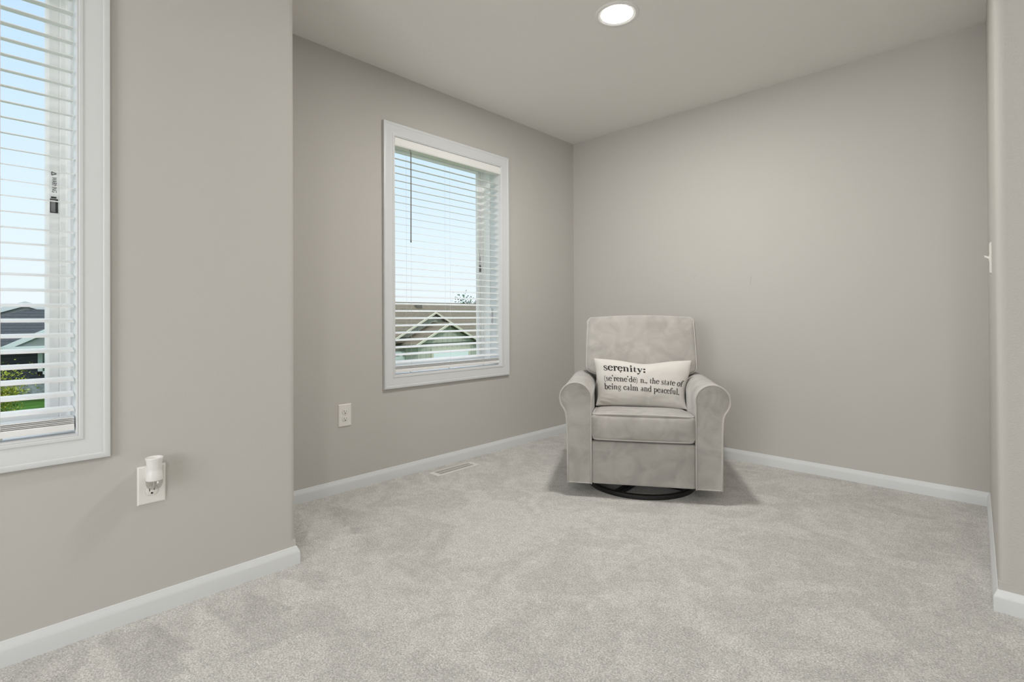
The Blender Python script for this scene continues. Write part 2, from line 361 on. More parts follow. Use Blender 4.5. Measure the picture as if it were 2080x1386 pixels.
fill_win = make_window(3, 0, (-.9, .9, .7, 2.0), 'invented wide window in the rear wall for the added fill light'); fill_win.location = (2.6, RY0, .7); fill_win.rotation_euler = (0, 0, PI / 2)  # unseen window, made up to house the rear fill light
for y in (-.3, .3): MB().box((-.19, y - .02, .06), (-.165, y + .02, 1.24)).build('mullion', M['vinyl'], fill_win)
win1 = make_window(1, Xj, WIN1, 'near left window with wide white casing')
win2 = make_window(2, 0, WIN2, 'alcove window with wide white casing')

def text_mesh(s, size):
    cu = bpy.data.curves.new('t', 'FONT'); cu.body = s; cu.size = size; cu.align_x = 'CENTER'; cu.align_y = 'CENTER'; cu.resolution_u = 3
    o = bpy.data.objects.new('t', cu); C.objects.link(o); bpy.context.view_layer.update()
    me = o.to_mesh(); vs = [v.co.copy() for v in me.vertices]; fs = [tuple(p.vertices) for p in me.polygons]
    o.to_mesh_clear(); bpy.data.objects.remove(o); bpy.data.curves.remove(cu); return vs, fs
def warning_sticker(root, x, y, zc, k=1.0):
    """safety label printed on the sash, reading downwards"""
    mb = MB()
    vs, fs = text_mesh('WARNING', .0165 * k)
    mb.add([(x + .0006, y + v.y, zc + .038 * k - v.x * .62) for v in vs], fs)            # text turned a quarter clockwise
    tri = MB()
    t0 = Vector((x + .0006, y, zc + .074 * k)); s = .0055 * k
    for (p, q) in (((-s, -s), (s, -s)), ((s, -s), (0, s)), ((0, s), (-s, -s))):
        P = t0 + Vector((0, p[1], -p[0])); Q = t0 + Vector((0, q[1], -q[0])); mb.tube([P, Q], .0009, 5)
    mb.build('warning_print', M['black'], root)
    lb = MB(); lb.box((x + .0002, y - .0095 * k, zc - .052 * k), (x + .0008, y + .0095 * k, zc - .007)); lb.box((x + .0002, y - .0075 * k, zc - .005), (x + .0008, y + .0055 * k, zc))
    l = lb.build('warning_label', M['black'], root); l['label'] = 'black warning label with fine pale print'
    ln = MB()
    for i in range(5): ln.box((x + .0009, y - .007 * k + i * .0022 * k, zc - .049 * k), (x + .0012, y - .0061 * k + i * .0022 * k, zc - .010 * k))
    ln.build('fine_print', M['labelgrey'], l)
warning_sticker(win1, -.1766, .414, 1.355 - .613, 1.0)
warning_sticker(win2, -.1766, .412, 1.355 - .613, 1.0)
# lock lever on the alcove window's sash
lk = MB().box((-.105, .4385, .30), (-.085, .446, .42)).box((-.100, .425, .345), (-.090, .440, .38)); lk.build('sash_lock', M['vinyl'], win2)

def make_blind(x, w, label, wand_y, n_slats, tilt, cords):
    a, b, c, d = w; L_ = b - a - .016; yc = (a + b) / 2
    root = thing('window_blind', label, 'blind', (x, yc, c))
    top = d - c
    # valance with returns
    v = MB(); v.prism([(-.004, 0, top - .006), (.006, 0, top - .006), (.010, 0, top - .010), (.010, 0, top - .050), (.006, 0, top - .057), (-.004, 0, top - .057)], (0, L_ + .006, 0))
    v.v = [(p[0], p[1] - (L_ + .006) / 2, p[2]) for p in v.v]
    for sy in (-1, 1): v.box((-.045, sy * (L_ / 2 + .003) - .004, top - .057), (-.004, sy * (L_ / 2 + .003) + .004 - (.004 if sy > 0 else 0), top - .006))
    v.build('valance', M['slat'], root, angle=25)
    MB().box((-.062, -L_ / 2, top - .052), (-.010, L_ / 2, top - .006)).build('head_rail', M['slat'], root)
    # one slat profile, slightly crowned
    def slat_mesh(th):
        k = 7; pr = [(-.025 + .05 * i / (k - 1), .0009 * (1 - ((i - 3) / 3) ** 2)) for i in range(k)]
        ring = [(u, z + .0009) for u, z in pr] + [(u, z - .0009) for u, z in reversed(pr)]
        ct, st = math.cos(th), math.sin(th)
        rr = [[(ct * u - st * z, yy, st * u + ct * z) for u, z in ring] for yy in (-L_ / 2, L_ / 2)]
        return rr
    proto = MB().loft(slat_mesh(-tilt)).build('slat', M['slat'], root, angle=40)
    flat = None
    z0 = .079; xs_ = -.036
    proto.location = (xs_, 0, z0)
    for i in range(1, n_slats):
        o = proto.copy(); C.objects.link(o); o.location = (xs_, 0, z0 + .0446 * i)
    fl = MB().loft(slat_mesh(0)).build('slat', M['slat'], root, angle=40); fl.location = (xs_, 0, .0385)
    for i in range(1, 4):
        o = fl.copy(); C.objects.link(o); o.location = (xs_ + (.0015 if i % 2 else -.001), 0, .0385 + .0048 * i)
    MB().prism([(-.062, 0, .016), (-.010, 0, .016), (-.009, 0, .020), (-.009, 0, .032), (-.012, 0, .035), (-.060, 0, .035), (-.063, 0, .032), (-.063, 0, .020)], (0, L_, 0)).build('bottom_rail', M['slat'], root, loc=(0, -L_ / 2, 0), angle=30)
    for cy in cords:
        for xx in (xs_ + .0262, xs_ - .0262):
            MB().tube([(xx, cy, .03), (xx, cy, top - .05)], .0005, 5).build('ladder_cord', M['cord'], root)
        MB().lathe([(0, .009), (.004, .009), (.005, .012), (.005, .016), (0, .016)], 12, (xs_ + .012, cy, 0)).build('cord_button', M['cord'], root)
    if wand_y is not None:
        wd = MB().tube([(.013, wand_y, top - .078), (.0135, wand_y, top - .30), (.0135, wand_y - .002, top - .615), (.0135, wand_y - .002, top - .635)], lambda i: (.003, .0032, .0034, .0042)[i], 8)
        wd.tube([(-.002, wand_y, top - .062), (.008, wand_y, top - .064), (.013, wand_y, top - .08)], .0018, 6)
        wd.build('tilt_wand', M['wand'], root, smooth=True)
    return root
make_blind(Xj, WIN1, 'open white slatted blind in the large near window at the left edge', None, 29, math.radians(11.5), (.289, -.02, -.34))
make_blind(0, WIN2, 'open white slatted blind with dark tilt wand in the alcove window', -.336, 29, math.radians(11.5), (.30, -.01, -.32))

# ------------------------------------------------------------------ outlets, switch, vent, air freshener
def rounded_plate(mb, hw, hh, t, bev=.004, z0=0.0):
    """plate in the y-z plane facing +x"""
    rings = []
    for (x, g) in ((z0, 0), (z0 + t * .35, 0), (z0 + t, bev)):
        rings.append([(x, -hw + g, -hh + g), (x, hw - g, -hh + g), (x, hw - g, hh - g), (x, -hw + g, hh - g)])
    return mb.loft(rings)
def receptacle(root, zc):
    ring = []
    for k in range(32):
        an = 2 * PI * k / 32; y, z = .0172 * math.cos(an), .0172 * math.sin(an); z = max(-.0142, min(.0142, z)); ring.append((y, z))
    rec = MB().loft([[(.0055, y, zc + z) for y, z in ring], [(.0074, y, zc + z) for y, z in ring], [(.0078, y * .95, zc + z * .95) for y, z in ring]]).build('receptacle', M['plate'], root, angle=30)
    gro = MB().tube([(.0061, y * 1.035, zc + z * 1.035) for y, z in ring], .0006, 5, closed=True).build('receptacle_seam', M['screw'], rec)
    sl = MB().box((.0076, -.0075, zc - .001), (.0080, -.0052, zc + .0085)).box((.0076, .0052, zc + .0005), (.0080, .0072, zc + .0075))
    sl.loft([[(.0076, .0032 * math.cos(2 * PI * k / 12), zc - .0075 + .003 * math.sin(2 * PI * k / 12)) for k in range(12)], [(.0080, .0032 * math.cos(2 * PI * k / 12), zc - .0075 + .003 * math.sin(2 * PI * k / 12)) for k in range(12)]])
    sl.build('slots', M['slot'], rec)
def outlet(x, y, z, label):
    t = thing('wall_outlet', label, 'outlet', (x, y, z), group='white duplex wall outlets')
    rounded_plate(MB(), .0385, .0620, .006).build('cover_plate', M['plate'], t)
    for zc in (.0195, -.0195): receptacle(t, zc)
    MB().lathe([(0, 0), (.003, 0), (.0028, .0012), (0, .0014)], 14).build('screw', M['screw'], t).rotation_euler = (0, PI / 2, 0)
    t.children[-1].location = (.006, 0, 0)
    return t
outlet(Xj, -3.1295, .4225, 'white duplex outlet holding the plug-in freshener on the near left wall')
outlet(0, -2.111, .4215, 'empty white duplex outlet under the alcove window')

af = thing('plug_in_air_freshener', 'white plug-in air freshener with clear oil bottle in the near outlet', 'air freshener', (Xj + .043, -3.1300, .4165))
MB().lathe([(.0228, .030), (.0236, .033), (.0230, .041), (.0212, .057), (.0197, .0625), (.0198, .065), (.0207, .078), (.0222, .092), (.0240, .098), (.0243, .1005), (.0232, .102), (.0212, .099), (.0196, .089), (.0, .087)], 40).build('housing', M['fresh'], af, angle=50)
MB().box((-.040, -.017, .030), (-.012, .017, .070)).box((-.0375, -.0065, .052), (-.0300, -.0052, .056)).build('plug_body', M['fresh'], af)
MB().lathe([(0, 0), (.0106, .0005), (.0168, .004), (.0210, .012), (.0228, .021), (.0225, .0295)], 40).build('oil_bottle', M['oil_glass'], af, smooth=True)
MB().tube([(0, 0, .004), (0, 0, .036)], .003, 10).build('wick', M['cord'], af, smooth=True)

sw_c = A0 + dv * .705; sw_n = Vector((dv.y, -dv.x)); sw_n = sw_n if sw_n.x < 0 else -sw_n
sw = thing('light_switch', 'white toggle light switch seen edge-on on the short right wall', 'light switch', (sw_c.x, sw_c.y, 1.19), math.atan2(sw_n.y, sw_n.x))
rounded_plate(MB(), .0375, .0615, .006).build('cover_plate', M['plate'], sw)
MB().box((.004, -.005, -.012), (.0075, .005, .012)).build('toggle_collar', M['plate'], sw)
MB().loft([[(.006, s * .0045, zz) for s, zz in ((-1, -.004), (1, -.004), (1, .006), (-1, .006))], [(.021, s * .0035, zz) for s, zz in ((-1, .006), (1, .006), (1, .0125), (-1, .0125))]]).build('toggle', M['plate'], sw)

vt = thing('floor_register', 'white slotted metal floor register set in the carpet below the alcove window', 'floor vent', (.124, -1.424, 0))
vf = MB(); hw, hl = .045, .170; iw, il = .032, .140
vf.loft([[(sx * a_, sy * b_, z_) for sx, sy in ((-1, -1), (1, -1), (1, 1), (-1, 1))] for a_, b_, z_ in ((hw, hl, .0), (hw, hl, .0015), (hw - .004, hl - .004, .0032), (iw, il, .0028), (iw, il, .0006))], cap=False)
vf.build('register_frame', M['vent'], vt)
MB().box((-iw, -il, .0002), (iw, il, .0006)).build('duct', M['slot'], vt)
lv = MB()
for i in range(29):
    y = -il + .005 + i * (2 * il - .01) / 28
    lv.box((-iw, y - .0017, .0006), (iw, y + .0017, .0026))
lv.box((-.002, -il, .0006), (.002, il, .0027)); lv.build('louvres', M['vent'], vt)

# faint hairline scuffs on the back wall
for pts in ([(1.075, 1.255), (1.066, 1.244), (1.062, 1.228)], [(1.452, 1.225), (1.449, 1.205), (1.443, 1.168)]):
    MB().tube([(x, -.0004, z) for x, z in pts], .0009, 5, squash=.5).build('wall_scuff', M['scuff'], bpy.data.objects['wall_back'])

# ------------------------------------------------------------------ recessed ceiling light and an added fill twin
def downlight(x, y, label, power):
    t = thing('recessed_ceiling_light', label, 'ceiling light', (x, y, H), group='recessed ceiling lights')
    MB().lathe([(.106, 0), (.106, -.002), (.103, -.0045), (.094, -.006), (.088, -.005), (.084, -.0025), (.083, .0)], 56).build('trim_ring', M['lamp_trim'], t, angle=40)
    MB().lathe([(.084, -.003), (.080, -.001), (.076, -.0008)], 56).build('baffle', M['lamp_trim'], t, smooth=True)
    MB().lathe([(.0775, -.0012), (.05, -.0030), (.02, -.0036), (0.0001, -.0037)], 56).build('lens', M['lamp_lens'], t, smooth=True)
    light('lamp_glow', 'AREA', (0, 0, -.012), power, (0, 0, 0), t, (1, .975, .935), shape='DISK', size=.20)
downlight(1.297, -1.362, 'lit round recessed light in the ceiling of the alcove', CAN_POWER)
downlight(3.1, -4.4, 'added fill light built as a round recessed light in the unseen main room ceiling', REAR_FILL_POWER)  # second downlight added out of view to brighten the room

# ------------------------------------------------------------------ glider armchair
O = Vector((1.284, -1.118, 0)); TH = math.atan2(.55, .835) - math.radians(1.2)
ch = thing('glider_armchair', 'grey suede swivel glider armchair with rolled arms in the alcove corner', 'armchair', O, TH)
def soft_box(mb, c, h, r, n=10, crown=0.0, fcrown=0.0):
    """box with rounded edges, gridded so that its top (crown) and front (fcrown) can swell"""
    cx, cy, cz = c; hx, hy, hz = h; vs = {}; V = []; F = []
    ts = [-1 + 2 * i / n for i in range(n + 1)]
    def wrap(t, hh):       # more samples near the edges
        s = math.copysign(1 - (1 - abs(t)) ** 1.8, t); return s * hh
    def vid(x, y, z):
        k = (round(x, 6), round(y, 6), round(z, 6))
        if k in vs: return vs[k]
        inner = Vector((max(-hx + r, min(hx - r, x)), max(-hy + r, min(hy - r, y)), max(-hz + r, min(hz - r, z))))
        d = Vector((x, y, z)) - inner
        p = inner + (d.normalized() * r if d.length > 1e-9 else d)
        ux, uy, uz = x / hx, y / hy, z / hz
        if z > 0: p.z += crown * (1 - ux ** 4) * (1 - uy ** 4) * uz
        if y < 0: p.y -= fcrown * (1 - ux ** 4) * (1 - uz ** 2) * -uy
        vs[k] = len(V); V.append((p.x + cx, p.y + cy, p.z + cz)); return vs[k]
    for ax in range(3):
        for sg in (-1, 1):
            for i in range(n):
                for j in range(n):
                    q = []
                    for (a_, b_) in ((i, j), (i + 1, j), (i + 1, j + 1), (i, j + 1)):
                        co = [0, 0, 0]; o1, o2 = [k for k in range(3) if k != ax]
                        co[ax] = sg * (hx, hy, hz)[ax]; co[o1] = wrap(ts[a_], (hx, hy, hz)[o1]); co[o2] = wrap(ts[b_], (hx, hy, hz)[o2]); q.append(vid(*co))
                    F.append(tuple(q))
    return mb.add(V, F)

ZBOT = .072
# arm outline in x-z (right arm; mirrored for the left), counter-clockwise from the inner bottom
def arm_profile():
    xi, xo, cx, cz, r = .2675, .390, .3485, .5255, .0835
    pts = [(xi, ZBOT), (xi + .06, ZBOT), (xo, ZBOT), (xo + .001, .2), (xo + .003, .33), (xo + .006, .41), (xo + .010, .445)]
    # neck flows into the scroll
    pts += [(xo + .017, .462)]
    a0 = math.atan2(.470 - cz, xo + .024 - cx)
    for k in range(0, 25):
        a_ = a0 + (PI - a0) * k / 24
        pts.append((cx + r * math.cos(a_), cz + r * math.sin(a_)))
    pts += [(xi, .50), (xi, .46), (xi, .33), (xi, .2)]
    return pts
AP = arm_profile(); acx, acz = .34, .33
def off(pts, d):
    n = len(pts); out = []
    for i in range(n):
        p0, p1, p2 = Vector(pts[i - 1]), Vector(pts[i]), Vector(pts[(i + 1) % n])
        n0 = (p1 - p0).normalized(); n1 = (p2 - p1).normalized(); a_ = Vector((n0.y, -n0.x)); b_ = Vector((n1.y, -n1.x)); m_ = (a_ + b_)
        m_ = m_ / max(.4, 1 + a_.dot(b_)); out.append((p1.x - m_.x * d, p1.y - m_.y * d))
    return out
DEP = .70
for s in (-1, 1):
    rings = []
    for y, d in ((.004, .006), (.001, .0025), (.004, 0), (.012, -.0015), (.30, -.001), (DEP - .03, 0), (DEP, .008)):
        rings.append([(s * x, y, z) for x, z in off(AP, d)])
    arm = MB().loft(rings).build('armrest', M['fabric'], ch, angle=35)
    pp = [p for p in off(AP, -.001)]
    MB().tube([(s * x, .0025, z) for x, z in pp[2:] + pp[:1]], .0042, 8).build('piping', M['piping'], arm, smooth=True)

# body between the arms: front panel, side/back shell
soft_box(MB(), (0, .035, (ZBOT + .30) / 2), (.2665, .030, (.30 - ZBOT) / 2), .012, 10, 0, .004).build('front_panel', M['fabric'], ch, angle=50)
MB().box((-.2665, .06, ZBOT), (.2665, DEP - .01, .28)).build('seat_deck', M['fabric'], ch)
soft_box(MB(), (0, DEP - .02, .34), (.375, .035, .27), .03, 10).build('rear_panel', M['fabric'], ch, angle=50)

# seat cushion with welting top and bottom
sc_c = (0, .262, .381); sc_h = (.264, .281, .0735)
sbx = soft_box(MB(), sc_c, sc_h, .030, 18, .012, .014)
sbx.v = [(x, y, z - .054 * max(0, y + .02) / .56 * (.4 if z < .38 else 1)) for x, y, z in sbx.v]
seat = sbx.build('seat_cushion', M['fabric'], ch, smooth=True)
def cushion_loop(z, swell):
    pts = []; hx, hy, r = sc_h[0] - .0070, sc_h[1] - .0075, .034
    for (qx, qy, a0) in ((1, -1, -PI / 2), (1, 1, 0), (-1, 1, PI / 2), (-1, -1, PI)):
        for k in range(9):
            a_ = a0 + PI / 2 * k / 8
            pts.append([qx * (hx - r) + r * math.cos(a_), qy * (hy - r) + r * math.sin(a_)])
    out = []
    n = len(pts)
    for i in range(n):
        p, q = Vector(pts[i]), Vector(pts[(i + 1) % n]); m_ = max(1, int((q - p).length / .03))
        for k in range(m_):
            v = p.lerp(q, k / m_); ux = v.x / hx; f = 1 if v.y < 0 else 0
            out.append((sc_c[0] + v.x, sc_c[1] + v.y - f * .006 * (1 - ux ** 4), z + swell * (1 - ux ** 2) * f - .054 * max(0, sc_c[1] + v.y + .02) / .56 * (.4 if z < .38 else 1)))
    return out
for z, sw_ in ((.4462, .006), (.3165, -.0005)):
    MB().tube(cushion_loop(z, sw_), .0045, 8, closed=True).build('piping', M['piping'], seat, smooth=True)

# backrest: lofted rounded section, wings resting over the arms
def bk_w(z):
    if z < .598: return .266
    if z < .645:
        t = (z - .598) / .047; return .266 + (.343 - .266) * math.sin(t * PI / 2) ** .8
    return .343 - .008 * ((z - .645) / .32) ** 2
BT = .956
def bk_y(z): return .455 + (z - .45) * .30        # front face leans back
def bk_ring(z, sh=0.0):
    hw = bk_w(z) - sh; th = .150 - sh * 1.2; r = .034; y0 = bk_y(z) + sh * .6; pts = []
    r = min(r, th * .45)
    for (qx, yy, a0) in ((1, y0 + r, -PI / 2), (1, y0 + th - r, 0), (-1, y0 + th - r, PI / 2), (-1, y0 + r, PI)):
        for k in range(7):
            a_ = a0 + PI / 2 * k / 6; pts.append((qx * (hw - r) + r * math.cos(a_), yy + r * math.sin(a_)))
    # resample long straight runs
    out = []; n = len(pts)
    for i in range(n):
        p, q = Vector(pts[i]), Vector(pts[(i + 1) % n]); m_ = 10 if i in (6 + 14, 27) or (q - p).length > .2 else 1
        for k in range(m_): out.append(p.lerp(q, k / m_))
    res = []; BX = .012
    for v in out:
        u = max(-1, min(1, v.x / max(hw, .01))); t = max(0, (z - .60) / (BT - .60))
        dz = .014 * (1 - u * u) * t
        dy = -.022 * (1 - u ** 4) * math.sin(PI * max(0, min(1, (z - .42) / .55))) if v.y < y0 + th * .5 else 0
        res.append((v.x + BX * max(0, min(1, (z - .5) / .15)), v.y + dy, z + dz))
    return res
zs = [.42, .46, .52, .57, .598, .604, .612, .622, .634, .645, .68, .72, .77, .82, .87, .91, .935]
rings = [bk_ring(z) for z in zs] + [bk_ring(BT - .030 * (1 - math.sin(a_)), .030 * (1 - math.cos(a_))) for a_ in (0.3, .6, .85, 1.1, 1.3, 1.45)] + [bk_ring(BT + .0005, .045), bk_ring(BT + .001, .065)]
back = MB().loft(rings).build('backrest', M['fabric'], ch, smooth=True)
def back_seam(front):
    pts = []
    def pt(z, u, sh):
        hw = bk_w(z) - sh; y0 = bk_y(z) + sh * .6; th = .150 - sh * 1.2; r = .034
        x = u * (hw - r * (.30)) ; yy = y0 + r * .27 if front else y0 + th - r * .27
        uu = max(-1, min(1, x / hw)); dz = .014 * (1 - uu * uu) * max(0, (z - .60) / (BT - .60)); return (x + .012 * max(0, min(1, (z - .5) / .15)), yy, z + dz)
    zz = [.47, .52, .57, .598, .606, .614, .624, .634, .645, .68, .72, .77, .82, .87, .91, .935]
    l = [pt(z, -1, 0) for z in zz]
    top = []
    for k in range(1, 6):
        a_ = PI / 2 * k / 6; top.append(pt(BT - .030 * (1 - math.sin(a_)), -1, .030 * (1 - math.cos(a_))))
    mid = [pt(BT - .0025, u, .026) for u in [-.975 + 1.95 * k / 14 for k in range(15)]]
    rgt = [(-p[0] + .024 * max(0, min(1, (p[2] - .5) / .15)), p[1], p[2]) for p in reversed(l + top)]
    return l + top + mid + rgt
for fr in (True, False): MB().tube(back_seam(fr), .0042, 8).build('piping', M['piping'], back, smooth=True)

# swivel base
base = MB()
rr, rc, rz_ = .290, .315, .014
ring = [(rr * math.cos(2 * PI * k / 72), rc + rr * math.sin(2 * PI * k / 72), rz_) for k in range(72)]
prof = [(-.013, -.014), (.013, -.014), (.0145, -.010), (.013, .008), (.006, .011), (-.006, .011), (-.013, .008), (-.0145, -.010)]
vs = []; fs = []; npf = len(prof)
for k in range(72):
    a_ = 2 * PI * k / 72
    for u, w_ in prof: vs.append(((rr + u) * math.cos(a_), rc + (rr + u) * math.sin(a_), rz_ + w_))
for k in range(72):
    l = (k + 1) % 72
    for i in range(npf): j = (i + 1) % npf; fs.append((k * npf + i, l * npf + i, l * npf + j, k * npf + j))
sb = MB().add(vs, fs).build('swivel_ring', M['metal_black'], ch, angle=50)
cb = MB()
for an in (math.radians(62), math.radians(152)):
    d = Vector((math.cos(an), math.sin(an), 0)) * rr; nrm = Vector((-d.y, d.x, 0)).normalized() * .020; cc = Vector((0, rc, .006))
    cb.prism([cc - d - nrm, cc + d - nrm, cc + d + nrm, cc - d + nrm], (0, 0, .016))
cb.lathe([(0, .006), (.06, .006), (.06, .05), (.09, .055), (.09, .075), (0, .075)], 28, (0, rc, 0))
cb.build('swivel_cross_bars', M['metal_black'], sb, angle=40)

# ------------------------------------------------------------------ pillow with printed definition
PW, PH, PT = .284, .148, .062
SQ, LIFT = .024, .010
pr = thing('lumbar_pillow', 'cream lumbar pillow printed with a definition of serenity on the armchair', 'pillow')
lean = math.radians(16)
pr.matrix_world = Matrix.Translation(O) @ Matrix.Rotation(TH, 4, 'Z') @ Matrix.Translation((.015, .392, .560)) @ Matrix.Rotation(-lean, 4, 'X') @ Matrix.Rotation(math.radians(.6), 4, 'Y')
def sm0(t): t = max(0, min(1, t)); return t * t * (3 - 2 * t)
def pil(u, v, side):
    au, av = min(1, abs(u)), min(1, abs(v))
    x = PW * u * (1 - .062 * (1 - v * v)) * (1 - .035 * sm0(-v * 1.4))
    z = PH * v * (1 - .05 * (1 - u * u))
    def sm(t): t = max(0, min(1, t)); return t * t * (3 - 2 * t)
    x -= SQ * max(0, u) * sm((.55 - v) / .8)                      # squeezed in a little by the right arm
    x += .006 * max(0, -u) * sm((.3 - v) / .5)
    z += LIFT * sm((-v - .35) / .65)                              # bottom edge resting on the cushion
    z -= .021 * math.exp(-((u - .05) / .42) ** 2) * max(0, v) ** 2.2
    th = PT * (max(0, 1 - au ** 2.6) ** .62) * (max(0, 1 - av ** 2.6) ** .62)
    wr = .0060 * noise.noise(Vector((u * 2.6, v * 2.2, 1.3 * side))) + .0030 * noise.noise(Vector((u * 7, v * 5, 4 + side)))
    wr *= (1 - au ** 6) * (1 - av ** 6)
    if side < 0:
        wr -= .022 * math.exp(-((u - .06) / .035) ** 2) * max(0, -v - .45)
        wr += .007 * math.sin((v * 1.0 + u * .5) * 34) * max(0, -u - .45) * max(0, -v) * 2 * (1 - au ** 4)
    return Vector((x, side * th + side * wr * 1.0, z))
nu, nv = 56, 34
us = [math.sin(PI / 2 * (-1 + 2 * i / nu)) for i in range(nu + 1)]; vs_ = [math.sin(PI / 2 * (-1 + 2 * j / nv)) for j in range(nv + 1)]
mb = MB()
for side in (-1, 1):
    mb.add([pil(u, v, side) for v in vs_ for u in us], [(j * (nu + 1) + i, j * (nu + 1) + i + 1, (j + 1) * (nu + 1) + i + 1, (j + 1) * (nu + 1) + i) for j in range(nv) for i in range(nu)])
pm = mb.build('cover', M['canvas'], pr, smooth=True)
bm = bmesh.new(); bm.from_mesh(pm.data); bmesh.ops.remove_doubles(bm, verts=bm.verts, dist=1e-5); bmesh.ops.recalc_face_normals(bm, faces=bm.faces); bm.to_mesh(pm.data); bm.free()
edge = [pil(u, -1, 1) for u in us] + [pil(1, v, 1) for v in vs_[1:]] + [pil(u, 1, 1) for u in reversed(us[:-1])] + [pil(-1, v, 1) for v in reversed(vs_[1:-1])]
MB().tube(edge, .0013, 5, closed=True).build('edge_seam', M['canvas'], pr, smooth=True)

# old-style serif letters drawn as pen strokes; x-height 1
TK, TN = .25, .115
def A(cx, cy, rx, ry, a0, a1, n=14, tk=TK, tn=TN, rot=0.0):
    o = []
    for k in range(n + 1):
        t = math.radians(a0 + (a1 - a0) * k / n); o.append((cx + rx * math.cos(t), cy + ry * math.sin(t), tn + (tk - tn) * abs(math.cos(t - math.radians(rot))) ** 1.3))
    return o
def S(x, y0, y1, w=TK): return [(x, y0, w), (x, y1, w)]
def B(x0, x1, y, w=TN): return [(x0, y, w), (x1, y, w)]
def dot(x, y, r=.13): return [(x + .5 * r * math.cos(a_), y + .5 * r * math.sin(a_), r * 1.25) for a_ in [k * PI / 4 for k in range(9)]]
def foot(x, y=.04, w=.20): return B(x - w, x + w, y, TN)
def flag(x, y): return [(x - .22, y - .10, .05), (x - .06, y - .02, .12), (x, y - .05, TK)]
G = {
 's': (.82, [[(.68, .70, .10), (.66, .86, .10), (.50, .95, .10), (.32, .95, .11), (.19, .84, .15), (.20, .68, .18), (.36, .55, .20), (.54, .44, .20), (.68, .30, .18), (.66, .14, .14), (.48, .05, .10), (.30, .05, .10), (.16, .14, .10), (.14, .32, .10)]]),
 'e': (.92, [A(.48, .5, .36, .46, 8, 325), B(.14, .84, .58, .075)]),
 'r': (.78, [S(.28, .04, .93), foot(.28), flag(.28, 1.0), [(.30, .66, .08), (.40, .84, .10), (.52, .93, .13), (.62, .90, .20)], dot(.64, .85, .14)]),
 'n': (1.16, [S(.28, .04, .93), foot(.28), flag(.28, 1.0), [(.30, .70, .08), (.42, .86, .10), (.58, .94, .12), (.76, .88, .16), (.84, .72, TK), (.84, .04, TK)], foot(.86)]),
 'i': (.58, [S(.30, .04, .93), foot(.30), flag(.30, 1.0), dot(.28, 1.36, .15)]),
 't': (.68, [[(.30, 1.32, .05), (.30, .95, .18), (.30, .25, TK), (.36, .10, .15), (.48, .05, .10), (.64, .14, .06)], B(.08, .62, .93, .09)]),
 'y': (1.04, [[(.24, .93, TK), (.54, .10, TK)], [(.86, .93, .09), (.54, .05, .10), (.42, -.26, .10), (.26, -.40, .12)], dot(.20, -.34, .13), B(.06, .46, .95), B(.70, 1.0, .95)]),
 ':': (.52, [dot(.26, .82, .17), dot(.26, .12, .17)]),
 '.': (.46, [dot(.22, .10, .15)]),
 ',': (.46, [dot(.22, .10, .15), [(.28, .08, .12), (.24, -.12, .08), (.12, -.26, .04)]]),
 "'": (.42, [dot(.20, 1.46, .14), [(.26, 1.44, .12), (.23, 1.24, .08), (.12, 1.10, .04)]]),
 '(': (.56, [A(.86, .52, .62, 1.0, 122, 238, 14, .13, .05)]),
 ')': (.56, [A(-.30, .52, .62, 1.0, 58, -58, 14, .13, .05)]),
 'd': (1.06, [A(.46, .48, .34, .44, 40, 330), S(.80, .06, 1.50), flag(.80, 1.56), [(.80, .08, .15), (1.0, .05, .08)]]),
 'h': (1.16, [S(.28, .04, 1.50), foot(.28), flag(.28, 1.56), [(.30, .70, .08), (.42, .86, .10), (.58, .94, .12), (.76, .88, .16), (.84, .72, TK), (.84, .04, TK)], foot(.86)]),
 'a': (.94, [[(.20, .76, .14), (.28, .90, .10), (.46, .95, .10), (.60, .86, .15), (.62, .70, TK), (.62, .20, TK), (.70, .08, .12), (.88, .12, .05)], A(.40, .28, .24, .24, 30, 330, 12, .17, .08), B(.42, .62, .56, .07)]),
 'o': (1.0, [A(.5, .5, .37, .46, 0, 360, 20)]),
 'f': (.66, [[(.30, .04, TK), (.30, 1.15, TK), (.36, 1.38, .14), (.52, 1.50, .10), (.66, 1.46, .12)], dot(.68, 1.40, .13), foot(.32), B(.08, .60, .93, .09)]),
 'b': (1.06, [A(.58, .48, .34, .44, 150, -150, 18), S(.26, .04, 1.50), flag(.26, 1.56)]),
 'g': (.98, [A(.44, .64, .27, .31, 0, 360, 16, .16, .08), [(.68, .86, .08), (.80, .95, .10), (.92, .92, .11)], [(.28, .36, .08), (.20, .22, .10), (.36, .12, .14), (.62, .08, .16), (.78, -.06, .14), (.74, -.26, .10), (.50, -.38, .10), (.24, -.34, .11), (.12, -.20, .11), (.22, -.02, .09), (.38, .10, .07)]]),
 'c': (.86, [A(.50, .5, .38, .46, 48, 322), dot(.70, .78, .13)]),
 'l': (.58, [S(.30, .04, 1.50), foot(.30), flag(.30, 1.56)]),
 'm': (1.74, [S(.28, .04, .93), foot(.28), flag(.28, 1.0), [(.30, .70, .08), (.42, .86, .10), (.56, .94, .12), (.74, .88, .16), (.82, .72, TK), (.82, .04, TK)], foot(.82), [(.84, .70, .08), (.98, .86, .10), (1.12, .94, .12), (1.30, .88, .16), (1.38, .72, TK), (1.38, .04, TK)], foot(1.40)]),
 'p': (1.08, [A(.60, .50, .34, .44, 150, -150, 18), S(.28, -.44, .93), flag(.28, 1.0), B(.06, .52, -.44)]),
 'u': (1.14, [[(.28, .93, TK), (.28, .30, TK), (.36, .12, .15), (.52, .06, .11), (.68, .14, .09), (.80, .30, .08)], S(.82, .04, .93), B(.08, .30, .95), B(.62, .84, .95), [(.82, .06, .15), (1.04, .06, .08)]]),
}
